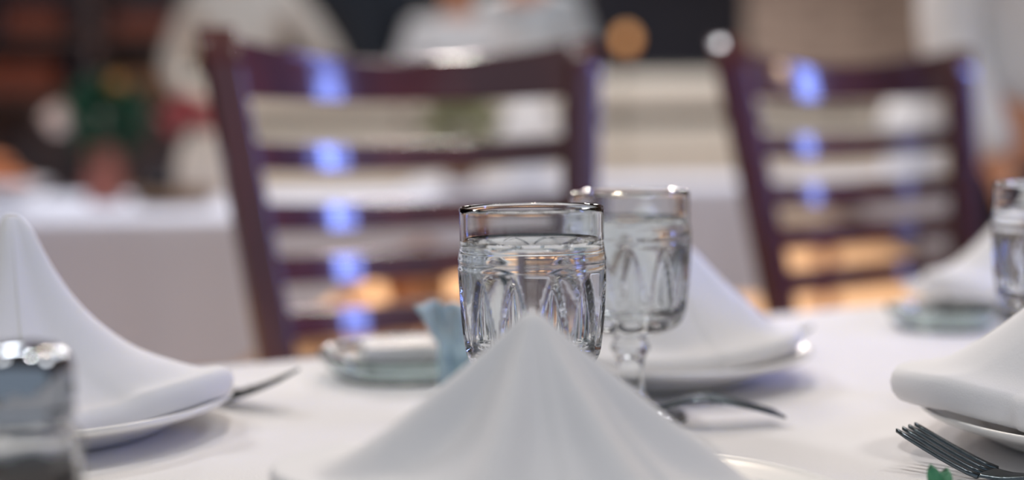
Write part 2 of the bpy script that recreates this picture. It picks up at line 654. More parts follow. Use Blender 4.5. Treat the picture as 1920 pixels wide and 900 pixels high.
def concave(pts):
    def fn(s, t=0):
        for (a, za), (b, zb) in zip(pts[:-1], pts[1:]):
            if s <= b:
                u = (s - a) / (b - a)
                return za + (zb - za) * u
        return pts[-1][1]
    return fn


def smooth_table(pts):
    sm = smoothprof(pts, 10)
    return concave(sm)


# height of the plate's well above the cloth
PZ = TOP + 0.0048
tall = smooth_table([(0, 1.0), (0.04, 0.985), (0.10, 0.90), (0.2, 0.67), (0.34, 0.44), (0.54, 0.23), (0.76, 0.09), (0.9, 0.02), (1.0, 0.0)])


def lobes(base, dirs):
    def fn(t):
        r = base
        for a, amt, wid in dirs:
            d = (t - a + PI) % (2 * PI) - PI
            r += amt * math.exp(-(d / wid) ** 2)
        return r
    return fn


napkin('tall white napkin with a long low tail behind the pepper shaker', (-0.309, 0.875, PZ), 0.131,
       lobes(0.072, [(R(-3), 0.056, 0.42), (R(178), 0.02, 0.5)]), tall, 3, lip=0.019, amp=0.03, ph=0.6, off=(-0.014, 0), seams=(R(-65), R(110)))
straight = smooth_table([(0, 1.0), (0.05, 0.965), (0.12, 0.89), (0.3, 0.68), (0.5, 0.44), (0.7, 0.23), (0.85, 0.10), (1.0, 0.03)])
wide = smooth_table([(0, 1.0), (0.04, 0.975), (0.10, 0.91), (0.3, 0.69), (0.5, 0.475), (0.7, 0.30), (0.85, 0.20), (1.0, 0.15)])
napkin('large blurred white napkin peak in front of the sharp goblet', (0.008, 0.59, PZ), 0.104,
       lobes(0.082, [(R(5), 0.022, 0.5), (R(180), 0.026, 0.5)]), wide, 6, lip=0.008, amp=0.15, ph=0.4, off=(-0.029, -0.007), seams=(R(-78), R(-28)))
napkin('white napkin with a blunt corner beside the sharp fork', (0.353, 0.80, PZ), 0.125,
       lobes(0.078, [(R(180), 0.052, 0.45), (R(20), 0.02, 0.6)]), straight, 3, lip=0.020, amp=0.03, ph=0.2, seams=(R(-150), R(40)))
napkin('white napkin leaning out behind the second goblet', (0.10, 1.04, PZ), 0.120,
       lobes(0.080, [(R(-10), 0.026, 0.6), (R(190), 0.02, 0.5)]), straight, 5, lip=0.014, amp=0.06, ph=2.2, seams=(R(-60), R(120)))
napkin('blurred white napkin in front of the darker chair', (0.515, 1.385, PZ), 0.125,
       lobes(0.075, [(R(188), 0.034, 0.5), (R(20), 0.02, 0.6)]), straight, 3, lip=0.02, amp=0.05, ph=0.4, off=(0.01, 0), seams=(R(-110), R(60)))


# ------------------------------------------------------------------ water goblets
NF = 12


def flute(t, r, z):
    if z < 0.0585 or z > 0.1135:
        return r
    ph = (NF * t / (2 * PI)) % 1.0 - 0.5
    arch = 0.1122 - 0.040 * (2 * abs(ph)) ** 1.5
    m_ = max(0.0, min(1.0, (arch - z) / 0.006))
    m_ = m_ * m_ * (3 - 2 * m_)
    lo = max(0.0, min(1.0, (z - 0.0585) / 0.008))
    return r - 0.0028 * (1 - (2 * ph) ** 2) * m_ * lo


def make_goblet():
    root = empty('water_goblet', (0, 0, 0))
    foot = smoothprof([(0, 0.0), (0.033, 0.0), (0.0345, 0.0018), (0.0335, 0.0036), (0.022, 0.0065), (0.012, 0.012), (0.0085, 0.020), (0.008, 0.032),
                       (0.0095, 0.040), (0.0125, 0.045), (0.0105, 0.050), (0.011, 0.054)], 4)
    bowl = smoothprof([(0.011, 0.054), (0.022, 0.0560), (0.0305, 0.0605), (0.0345, 0.067), (0.0365, 0.078), (0.0376, 0.092), (0.0383, 0.104), (0.0385, 0.1105)], 8)
    upper = [(0.0386, 0.1118), (0.0387, 0.1124), (0.0386, 0.1130), (0.0384, 0.1136), (0.0384, 0.1162), (0.0386, 0.1168), (0.0386, 0.1174), (0.0384, 0.1184), (0.0379, 0.1215),
             (0.0375, 0.1250), (0.0374, 0.132), (0.0375, 0.1420), (0.0374, 0.1437), (0.0368, 0.1444), (0.0360, 0.1441), (0.0356, 0.1432)]
    inner = smoothprof([(0.0355, 0.141), (0.0354, 0.130), (0.0353, 0.118), (0.0350, 0.105), (0.0343, 0.090), (0.0328, 0.077), (0.0280, 0.0690), (0.018, 0.0655), (0.008, 0.0645), (0.0, 0.0643)], 5)
    lathe('glass_body', foot[:-1] + bowl[:-1] + upper + inner, NF * 18, M['glass'], root, rfun=lambda t, r, z: flute(t, r, z) if r > 0.0355 or (z < 0.085 and r > 0.019 and z < 0.0639 + 0.4 * max(0, r - 0.0285)) else r)
    lev = 0.1262
    wi = [(0, 0.0642)]
    for (r, z) in reversed(inner):
        if z < lev - 0.001 and r > 0.001:
            wi.append((r + 0.00025, z - 0.0001))
    wi += [(0.0356, lev + 0.0010), (0.0349, lev + 0.0002), (0.0335, lev), (0.02, lev), (0, lev)]
    lathe('water', wi, 96, M['water'], root)
    return root


gob = make_goblet()
gob.location = (0.0103, 0.735, TOP)
tag(gob, 'sharply focused fluted water goblet behind the foremost napkin', 'goblet', 'fluted water goblets')
dup(gob, (0.0738, 0.890, TOP), 0.21, 'blurred water goblet overlapped by the sharp goblet')
dup(gob, (0.358, 0.938, TOP), 0.1, 'blurred water goblet cut by the picture edge')


# ------------------------------------------------------------------ cutlery
def make_fork():
    root = empty('dinner_fork', (0, 0, 0))
    # local +x towards the tines; origin at the root of the tines on the cloth
    zc = [(-0.150, 0.004), (-0.12, 0.0075), (-0.08, 0.0095), (-0.045, 0.0080), (-0.028, 0.0050), (-0.012, 0.0026), (0.0, 0.0028)]
    hwid = [0.0100, 0.0092, 0.0055, 0.0034, 0.0040, 0.0100, 0.0125]
    rings = []
    for (x, z), h in zip(smoothprof(zc, 5), [p[0] for p in smoothprof([(h, 0) for h in hwid], 5)]):
        tk = 0.0011
        rings.append([(x, h, z), (x, h * 0.6, z + tk), (x, -h * 0.6, z + tk), (x, -h, z), (x, -h * 0.6, z - tk), (x, h * 0.6, z - tk)])
    sweep('handle', rings, M['steel'], root)
    for k in range(4):
        y = -0.0108 + k * 0.0072
        rr = []
        for j in range(9):
            s = j / 8
            x = -0.001 + 0.047 * s
            z = 0.0028 + 0.0175 * s ** 1.2
            wd = 0.0021 - 0.0007 * s if j < 8 else 0.0006
            th = 0.0010
            yy = y * (1 - 0.06 * s)
            rr.append([(x, yy + wd, z - th), (x, yy + wd, z + th), (x, yy - wd, z + th), (x, yy - wd, z - th)])
        sweep('tine', rr, M['steel'], root)
    return root


fork = make_fork()
fork.location = (0.2450, 0.728, TOP)
fork.rotation_euler = (0, 0, R(136))
tag(fork, 'sharp steel fork with raised tines beside the green sprig', 'fork', 'steel forks on the laid table')
fl = dup(fork, (-0.188, 0.957, TOP + 0.0035), R(-26), 'steel fork pointing out from behind the long-tailed napkin')
fl.rotation_euler = (R(10), 0, R(-26))
fk = dup(fork, (0.118, 0.866, TOP + 0.0205), R(8), 'steel fork lying face down between the foremost napkin and the shadowed plate')
fk.rotation_mode = 'QUATERNION'
fk.rotation_quaternion = (Matrix.Rotation(R(8), 3, 'Z') @ Matrix.Rotation(PI, 3, 'X') @ Matrix.Rotation(R(5.8), 3, 'Y')).to_quaternion()
dup(fork, (0.196, 1.150, TOP), R(-20), 'blurred dark fork tips poking out behind the plate of the second goblet')


# ------------------------------------------------------------------ pepper shaker
def make_shaker():
    root = empty('pepper_shaker', (-0.1815, 0.52, TOP), 0.0, 'blurred glass pepper shaker with chrome lid beside the picture edge', 'shaker')

    def octo(t, r, z):
        if z > 0.076:
            return r
        a = (t % (PI / 4)) - PI / 8
        return r * math.cos(PI / 8) / math.cos(a) * 1.03
    out = [(0, 0.0), (0.019, 0.0), (0.0208, 0.002), (0.0208, 0.070), (0.0200, 0.075), (0.0160, 0.079), (0.0155, 0.088)]
    inn = [(0.0135, 0.088), (0.0138, 0.079), (0.0172, 0.073), (0.0178, 0.067), (0.0178, 0.006), (0.016, 0.005), (0, 0.005)]
    lathe('glass_body', out + inn, 64, M['glass'], root, rfun=octo)
    lathe('pepper', [(0, 0.0052), (0.0168, 0.0056), (0.0172, 0.008), (0.0172, 0.063), (0.012, 0.0645), (0, 0.066)], 48, M['pepper'], root, rfun=octo)
    lid = lathe('lid', smoothprof([(0.0168, 0.0805), (0.0182, 0.081), (0.0185, 0.084), (0.0180, 0.0855), (0.0184, 0.087), (0.0183, 0.098), (0.0172, 0.1025), (0.0130, 0.1065), (0.007, 0.1083), (0, 0.1088)], 4),
                48, M['chrome'], root)
    for k in range(7):
        a = k * 2 * PI / 6
        r = 0 if k == 6 else 0.0062
        lathe('hole', [(0, 0.0), (0.0008, 0.0), (0.0008, 0.0006), (0, 0.0006)], 10, M['hole'], lid, loc=(r * math.cos(a), r * math.sin(a), 0.1083))


make_shaker()


# ------------------------------------------------------------------ glass dishes with their contents
def glass_dish(label, loc, rad):
    k = rad / 0.07
    prof = smoothprof([(0, 0.0), (0.05 * k, 0.0), (0.058 * k, 0.002), (0.066 * k, 0.011), (0.0705 * k, 0.0185), (0.0695 * k, 0.0205), (0.067 * k, 0.0195),
                       (0.061 * k, 0.011), (0.054 * k, 0.0058), (0.03 * k, 0.0052), (0, 0.005)], 4)
    o = lathe('glass_dish', prof, 72, M['dishglass'], rfun=lambda t, r, z: r * (1 + 0.012 * math.cos(24 * t) * (z > 0.004)))
    o.location = loc
    return tag(o, label, 'dish', 'shallow glass dishes')


glass_dish('shallow green-tinted glass dish in front of the glossy mahogany chair', (-0.078, 1.062, TOP), 0.068)
glass_dish('shallow blurred glass dish in front of the darker chair', (0.385, 1.262, TOP), 0.050)
bt = box('butter_block', (-0.032, -0.018, 0), (0.026, 0.018, 0.017), M['whiteceramic'], bev=0.004, loc=(-0.085, 1.078, TOP + 0.0062), rot=(0, 0, R(15)))
tag(bt, 'pale block lying in the glass dish before the mahogany chair', 'butter')


def cellophane():
    v, f = [], []
    n, mrow = 22, 16
    for j in range(mrow + 1):
        s = j / mrow
        wd = 0.008 + 0.017 * abs(s - 0.55) ** 0.8 + 0.006 * s
        for i in range(n + 1):
            u = i / n * 2 - 1
            x = u * wd + 0.006 * (1 - s) - 0.004 * s
            y = 0.010 * math.sin(u * 5 + s * 4) + 0.006 * math.sin(u * 11 - s * 7)
            v.append((x, y * (0.4 + abs(s - 0.5)), 0.062 * s + 0.0012 * math.sin(u * 9)))
    for j in range(mrow):
        for i in range(n):
            a = j * (n + 1) + i
            f.append([a, a + 1, a + n + 2, a + n + 1])
    o = obj('cellophane_twist', v, f, M['wrap'])
    md = o.modifiers.new('thick', 'SOLIDIFY')
    md.thickness = 0.0012
    o.location = (-0.0405, 0.972, TOP + 0.003)
    return tag(o, 'pale blue crumpled cellophane twist standing beside the sharp goblet', 'wrapper')


cellophane()


# green sprig at the lower edge
def sprig():
    root = empty('green_sprig', (0.2025, 0.665, TOP), 0, 'small green leafy sprig lying near the sharp fork', 'sprig')
    tube('stem', [(0.012, -0.05, 0.002), (0.006, -0.02, 0.004), (0, 0, 0.006)], [0.0012, 0.001, 0.0007], M['sprig'], root, 6)
    for k, (az, el, ln) in enumerate([(100, 50, 0.018), (60, 45, 0.017), (140, 25, 0.014), (20, 30, 0.014), (180, 12, 0.012), (-20, 15, 0.012)]):
        d = Vector((math.cos(R(az)) * math.cos(R(el)), math.sin(R(az)) * math.cos(R(el)), math.sin(R(el))))
        sd = d.cross(Vector((0, 0, 1))).normalized()
        up = sd.cross(d).normalized()
        v, f = [], []
        for j in range(7):
            s = j / 6
            wd = 0.0042 * math.sin(PI * min(1, s * 0.9 + 0.08)) ** 0.8 * (1 if j < 6 else 0.05)
            c = Vector((0, 0, 0.006)) + d * (ln * s)
            for u in (-1, 0, 1):
                v.append(c + sd * (u * wd) + up * (0.0012 * abs(u)))
        for j in range(6):
            for i in range(2):
                a = j * 3 + i
                f.append([a, a + 1, a + 4, a + 3])
        lf = obj('leaf', v, f, M['sprig'], root)
        lf.modifiers.new('thick', 'SOLIDIFY').thickness = 0.0004


sprig()


# ------------------------------------------------------------------ far tables
def far_table(x0, x1, y0, y1, hemfun, lb_table, lb_cloth, seed):
    t = empty('restaurant_table', ((x0 + x1) / 2, (y0 + y1) / 2, 0), 0, lb_table, 'table', 'far restaurant tables')
    hx, hy = (x1 - x0) / 2, (y1 - y0) / 2
    box('table_top', (-hx, -hy, TZ - 0.03), (hx, hy, TZ), M['darkwood'], t)
    lathe('pedestal', smoothprof([(0.0, 0), (0.26, 0), (0.26, 0.02), (0.08, 0.05), (0.045, 0.1), (0.045, 0.6), (0.08, 0.7), (0.2, TZ - 0.03), (0, TZ - 0.03)], 3), 32, M['darkwood'], t)
    c = cloth_over('tablecloth', 0, x1 - x0, y1 - y0, 0.3, M['farcloth'], Vector((x0, y0, 0)), Vector((1, 0, 0)), Vector((0, 1, 0)), seed, fold=0.004, hemfun=hemfun)
    tag(c, lb_cloth, 'tablecloth', 'far white tablecloths')


XA0, XA1 = -1.75, -0.20
far_table(XA0, XA1, 3.02, 4.15, lambda a, b: 0.33 - 0.29 * max(0.0, min(1.0, (a + XA0 + 0.60) / 0.42)),
          'far table carrying the flower vases', 'white cloth with a slanting hem on the flower table', 2.0)
XB0, XB1 = -0.32, 0.78
far_table(XB0, XB1, 4.25, 4.95, lambda a, b: 0.34 - 0.22 * max(0.0, min(1.0, (0.45 - a) / 0.45)),
          'far table in front of the cream partition', 'pale cloth on the table seen beyond the goblets', 4.1)
XC0, XC1 = 0.86, 1.95
far_table(XC0, XC1, 4.0, 4.8, lambda a, b: 0.32 - 0.27 * max(0.0, min(1.0, (0.55 - a) / 0.45)),
          'far table behind the darker chair', 'pale cloth seen through the slats of the darker chair', 6.7)
FT = TZ + 0.004


# ------------------------------------------------------------------ things on the far tables
def leafmass(name, parent, cen, rad, n, m, seed, size=0.05):
    rnd = random.Random(seed)
    v, f = [], []
    for i in range(n):
        while True:
            p = Vector((rnd.uniform(-1, 1), rnd.uniform(-1, 1), rnd.uniform(-1, 1)))
            if p.length < 1:
                break
        c = Vector(cen) + Vector((p.x * rad[0], p.y * rad[1], p.z * rad[2]))
        d = (p + Vector((rnd.uniform(-.5, .5), rnd.uniform(-.5, .5), rnd.uniform(0, .8)))).normalized()
        sd = d.orthogonal().normalized()
        sd.rotate(Matrix.Rotation(rnd.uniform(0, 6.28), 3, d))
        ln = size * rnd.uniform(0.7, 1.3)
        b = len(v)
        v += [c, c + d * ln * 0.5 + sd * ln * 0.28, c + d * ln, c + d * ln * 0.5 - sd * ln * 0.28]
        f.append([b, b + 1, b + 2, b + 3])
    o = obj(name, v, f, m, parent, smooth=False)
    o['kind'] = 'stuff'
    return o


def blossom(parent, cen, r, m, petals=14, seed=0):
    rnd = random.Random(seed)
    b = blob('blossom', cen, (r * 0.6, r * 0.6, r * 0.55), m, parent, seed, 0.2, 3.0)
    for k in range(petals):
        a = k * 2.399
        el = R(70 - 80 * k / petals)
        d = Vector((math.cos(a) * math.cos(el), math.sin(a) * math.cos(el), math.sin(el)))
        sd = d.cross(Vector((0, 0, 1))).normalized()
        up = sd.cross(d)
        v, f = [], []
        for j in range(5):
            s = j / 4
            wd = r * 0.5 * math.sin(PI * min(1, 0.2 + 0.7 * s))
            c = Vector(cen) + d * (r * (0.35 + 0.65 * s)) + up * (r * 0.25 * s * s)
            for u in (-1, 0, 1):
                v.append(c + sd * u * wd + up * abs(u) * r * 0.1)
        for j in range(4):
            for i in range(2):
                q = j * 3 + i
                f.append([q, q + 1, q + 4, q + 3])
        obj('petal', v, f, m, b)
    return b


va = empty('flower_vase', (-1.035, 3.62, FT), 0, 'terracotta-pink vase with dark green leaves, ivory and peach blooms', 'vase', 'flower vases')
lathe('vase', smoothprof([(0, 0), (0.036, 0), (0.045, 0.02), (0.05, 0.06), (0.044, 0.1), (0.04, 0.135), (0.045, 0.145), (0.036, 0.14), (0.034, 0.1), (0.04, 0.06), (0.03, 0.012), (0, 0.01)], 4), 40, M['terracotta'], va)
for k in range(6):
    a = k * 1.05
    tube('stem', [(0.01 * math.cos(a), 0.01 * math.sin(a), 0.03), (0.03 * math.cos(a), 0.03 * math.sin(a), 0.16), (0.07 * math.cos(a), 0.06 * math.sin(a), 0.24)], 0.003, M['leaf'], va, 6)
leafmass('foliage', va, (0.01, 0, 0.215), (0.075, 0.06, 0.085), 260, M['leaf'], 3)
blossom(va, (-0.10, -0.03, 0.205), 0.046, M['petalw'], 14, 1)
blossom(va, (0.04, -0.02, 0.285), 0.036, M['petaly'], 14, 2)
blossom(va, (-0.035, 0.03, 0.285), 0.03, M['petaly'], 12, 3)

vb = empty('flower_vase', (-0.82, 3.75, FT), 0, 'cream vase with a bunch of dusty rose blooms', 'vase', 'flower vases')
lathe('vase', smoothprof([(0, 0), (0.05, 0), (0.06, 0.03), (0.062, 0.08), (0.05, 0.13), (0.046, 0.15), (0.05, 0.158), (0.042, 0.15), (0.046, 0.12), (0.056, 0.08), (0.05, 0.02), (0, 0.012)], 4), 40, M['creamceramic'], vb)
for k in range(4):
    a = k * 1.6
    tube('stem', [(0.01 * math.cos(a), 0.01 * math.sin(a), 0.03), (0.05 * math.cos(a), 0.05 * math.sin(a), 0.2)], 0.003, M['leaf'], vb, 6)
for k, (x, y, z, r) in enumerate([(-0.06, 0, 0.20, 0.05), (0.03, -0.02, 0.205, 0.05), (-0.02, -0.04, 0.235, 0.045), (0.06, 0.03, 0.225, 0.04), (-0.02, 0.05, 0.22, 0.045)]):
    blossom(vb, (x, y, z), r, M['petalp'], 12, 10 + k)

bk = empty('wicker_tray', (-0.83, 3.50, FT), 0, 'tan wicker tray standing before the cream vase', 'tray')
lathe('tray_base', [(0, 0), (0.085, 0), (0.09, 0.004), (0.085, 0.008), (0, 0.008)], 40, M['wicker'], bk)
for k in range(4):
    z = 0.008 + k * 0.008
    tube('woven_rim', [((0.088 + 0.004 * k) * math.cos(i * PI / 18), (0.088 + 0.004 * k) * math.sin(i * PI / 18), z + 0.0025 * math.sin(i * 2 + k * PI)) for i in range(37)], 0.005, M['wicker'], bk, 6)
jar = empty('ink_blue_jar', (-0.868, 3.49, FT + 0.0085), 0, 'small round dark blue jar sitting in the wicker tray', 'jar')
lathe('jar_body', smoothprof([(0, 0), (0.02, 0), (0.032, 0.015), (0.036, 0.034), (0.028, 0.055), (0.015, 0.062), (0, 0.062)], 4), 32, M['inkpot'], jar)
lathe('lid', smoothprof([(0, 0.0622), (0.016, 0.0622), (0.016, 0.067), (0.006, 0.07), (0.007, 0.078), (0, 0.08)], 3), 24, M['inkpot'], jar)

bowl = lathe('serving_bowl', smoothprof([(0, 0), (0.05, 0), (0.055, 0.008), (0.10, 0.03), (0.125, 0.055), (0.121, 0.057), (0.095, 0.035), (0.05, 0.014), (0, 0.012)], 4), 48, M['whiteceramic'], loc=(-1.28, 3.55, FT))
tag(bowl, 'white serving bowl heaped with rolls near the vase table end', 'bowl')
for k, (x, y, z, lb) in enumerate([(-0.055, 0, 0.056, 'bread roll in the serving bowl, farther from the terracotta vase'),
                                   (0.04, -0.005, 0.055, 'bread roll in the serving bowl, nearer to the terracotta vase'),
                                   (-0.006, 0.0, 0.098, 'bread roll topmost in the serving bowl')]):
    rl = blob('bread_roll', (0, 0, 0), (0.045, 0.038, 0.03), M['orangefood'], None, k, 0.12, 1.5)
    rl.location = (-1.28 + x, 3.55 + y, FT + z)
    tag(rl, lb, 'bread roll', 'rolls in the serving bowl')

# on the table before the partition
pv = empty('white_pitcher', (0.06, 4.5, FT), 0, 'white ceramic pitcher seen through the mahogany chair back', 'pitcher', 'white pitchers')
lathe('pitcher_body', smoothprof([(0, 0), (0.06, 0), (0.075, 0.03), (0.09, 0.12), (0.085, 0.2), (0.06, 0.25), (0.056, 0.27), (0.068, 0.29), (0.06, 0.288), (0.05, 0.27), (0.075, 0.2), (0.08, 0.12), (0.06, 0.02), (0, 0.015)], 4), 40, M['whiteceramic'], pv)
tube('handle', [(0.06, 0, 0.26), (0.11, 0, 0.25), (0.13, 0, 0.19), (0.115, 0, 0.13), (0.08, 0, 0.11)], 0.009, M['whiteceramic'], pv, 8)
dup(pv, (1.235, 4.4, FT), 0.4, 'white ceramic pitcher seen through the darker chair back')
op = empty('olive_pot_plant', (-0.16, 4.55, FT), 0, 'small olive-green pot plant beside the white pitcher', 'pot plant')
lathe('pot', smoothprof([(0, 0), (0.045, 0), (0.055, 0.07), (0.06, 0.085), (0.05, 0.085), (0.045, 0.07), (0, 0.06)], 3), 32, M['wicker'], op)
tube('stem', [(0, 0, 0.05), (0.004, 0, 0.13), (-0.004, 0.004, 0.2)], 0.005, M['darkwood'], op, 6)
leafmass('foliage', op, (0, 0, 0.2), (0.10, 0.09, 0.09), 300, M['olive'], 8, 0.05)

# ------------------------------------------------------------------ cream padded partition
bo = empty('padded_partition', (0, 5.55, 0), 0, 'long cream padded partition on wooden legs behind the far tables', 'partition')
BX0, BX1 = -1.25, 2.1
nb = 4
for k in range(nb):
    a = BX0 + (BX1 - BX0) * k / nb + 0.001
    b = BX0 + (BX1 - BX0) * (k + 1) / nb - 0.001
    box('lower_pad', (a, -0.07, 0.54), (b, 0.0, 0.935), M['booth'], bo, bev=0.025)
    box('upper_pad', (a, -0.07, 0.985), (b, 0.0, 1.125), M['booth'], bo, bev=0.025)
box('back_board', (BX0, 0.002, 0.53), (BX1, 0.03, 1.14), M['boothtrim'], bo, bev=0.006)
for k in range(nb + 1):
    x = BX0 + 0.04 + (BX1 - BX0 - 0.08) * k / nb
    box('leg', (x - 0.03, 0.032, 0.0), (x + 0.03, 0.085, 0.9), M['legwood'], bo, bev=0.006)
    box('leg_foot', (x - 0.03, -0.10, 0.0), (x + 0.03, 0.03, 0.05), M['legwood'], bo, bev=0.006)

# ------------------------------------------------------------------ dark bar shelf at the back
sh = empty('bar_shelf', (-2.15, 7.6, 0), 0, 'tall dark wooden bar shelf against the brown wall', 'shelf')
SX0, SX1 = -1.25, 0.62
for x in (SX0, -0.62, 0.0, SX1):
    box('upright', (x - 0.025, -0.2, 0), (x + 0.025, 0.2, 2.4), M['darkwood'], sh, bev=0.004)
for z in (0.1, 0.62, 1.12, 1.42, 1.82, 2.38):
    box('shelf_board', (SX0 + 0.026, -0.2, z - 0.02), (SX1 - 0.026, 0.2, z + 0.02), M['darkwood'], sh, bev=0.004)
box('back_panel', (SX0 - 0.02, 0.2, 0), (SX1 + 0.02, 0.22, 2.4), M['darkwood'], sh)


def crate(loc, sx, sy, sz, m, label):
    r = empty('wooden_crate', loc, 0, label, 'crate', 'crates on the bar shelf')
    nsl = max(2, int(sz / 0.07))
    for k in range(nsl):
        z0 = sz * k / nsl + 0.004
        z1 = sz * (k + 1) / nsl - 0.004
        for s in (-1, 1):
            box('slat', (-sx / 2, s * sy / 2 - 0.006, z0), (sx / 2, s * sy / 2 + 0.006, z1), m, r)
            box('slat', (s * sx / 2 - 0.006, -sy / 2 + 0.008, z0), (s * sx / 2 + 0.006, sy / 2 - 0.008, z1), m, r)
    box('bottom_board', (-sx / 2 + 0.008, -sy / 2 + 0.008, 0), (sx / 2 - 0.008, sy / 2 - 0.008, 0.012), m, r)
    for a in (-1, 1):
        for b in (-1, 1):
            box('corner_post', (a * (sx / 2 - 0.014) - 0.008, b * (sy / 2 - 0.014) - 0.008, 0.012), (a * (sx / 2 - 0.014) + 0.008, b * (sy / 2 - 0.014) + 0.008, sz), m, r)
    return r


crate((-2.54, 7.5, 1.142), 0.36, 0.26, 0.16, M['crate'], 'reddish crate on the bar shelf behind the serving bowl')
crate((-2.46, 7.5, 1.442), 0.26, 0.26, 0.13, M['crate'], 'reddish crate high on the bar shelf beside dark bottles')
crate((-1.93, 7.5, 1.142), 0.34, 0.26, 0.10, M['tancrate'], 'tan crate on the bar shelf behind the ivory bloom')
crate((-1.88, 7.5, 1.442), 0.30, 0.26, 0.09, M['crate'], 'low reddish crate high on the bar shelf')


def bottle(loc, h, label):
    b = empty('wine_bottle', loc, 0, label, 'bottle', 'dark bottles on the bar shelf')
    lathe('bottle_body', smoothprof([(0, 0), (0.036, 0), (0.038, 0.01), (0.038, h * 0.6), (0.03, h * 0.7), (0.014, h * 0.78), (0.013, h * 0.95), (0.0, h * 0.95)], 3), 24, M['navyglass'], b)
    lathe('cap', [(0, h * 0.951), (0.0145, h * 0.951), (0.0145, h), (0, h)], 16, M['brass'], b)


for k, (x, z, lb) in enumerate([(-2.68, 1.442, 'dark bottle left of the high reddish crate'), (-2.26, 1.142, 'dark bottle between the red and tan crates'),
                                (-1.67, 1.142, 'dark bottle at the partition end of the bar shelf'), (-1.64, 1.442, 'dark bottle at the upper partition end of the bar shelf')]):
    bottle((x, 7.5, z), 0.28, lb)

# small wall lamp glowing on the back wall
wl = empty('wall_lamp', (0.97, 11.99, 1.53), 0, 'small dim amber wall lamp above the padded partition', 'lamp')
lathe('wall_plate', [(0, 0), (0.04, 0), (0.04, 0.01), (0, 0.01)], 24, M['brass'], wl).rotation_euler = (R(90), 0, 0)
tube('arm', [(0, -0.01, 0), (0, -0.08, -0.01), (0, -0.12, 0.03)], 0.008, M['brass'], wl, 8)
bulb = lathe('bulb', smoothprof([(0, 0), (0.02, 0.005), (0.045, 0.04), (0.045, 0.075), (0.02, 0.105), (0, 0.11)], 4), 24, M['glow'], wl, loc=(0, -0.12, 0.03))
bulb.scale = (1.4, 1.4, 1.4)


# ------------------------------------------------------------------ people
def skin_mesh(name, joints, edges, m, parent=None, root=0, sub=2):
    me = bpy.data.meshes.new(name)
    me.from_pydata([tuple(j[0]) for j in joints], edges, [])
    o = bpy.data.objects.new(name, me)
    C.objects.link(o)
    md = o.modifiers.new('skin', 'SKIN')
    md.use_smooth_shade = True
    for i, j in enumerate(joints):
        sv = me.skin_vertices[0].data[i]
        sv.radius = j[1] if isinstance(j[1], tuple) else (j[1], j[1])
        sv.use_root = (i == root)
    ss = o.modifiers.new('sub', 'SUBSURF')
    ss.levels = ss.render_levels = sub
    dg = bpy.context.evaluated_depsgraph_get()
    ev = o.evaluated_get(dg)
    nm = bpy.data.meshes.new_from_object(ev, depsgraph=dg)
    nm.name = name
    o.modifiers.clear()
    o.data = nm
    bpy.data.meshes.remove(me)
    nm.materials.clear()
    nm.materials.append(m)
    nm.polygons.foreach_set('use_smooth', [True] * len(nm.polygons))
    if parent is not None:
        o.parent = parent
    return o


def chain(parts):
    """parts: dict name -> list of (pos, rad); 'at' joins. Returns joints, edges."""
    J, E = [], []
    for start, pts in parts:
        prev = start
        for p in pts:
            J.append(p)
            if prev is not None:
                E.append((prev, len(J) - 1))
            prev = len(J) - 1
        yield_idx = prev
    return J, E


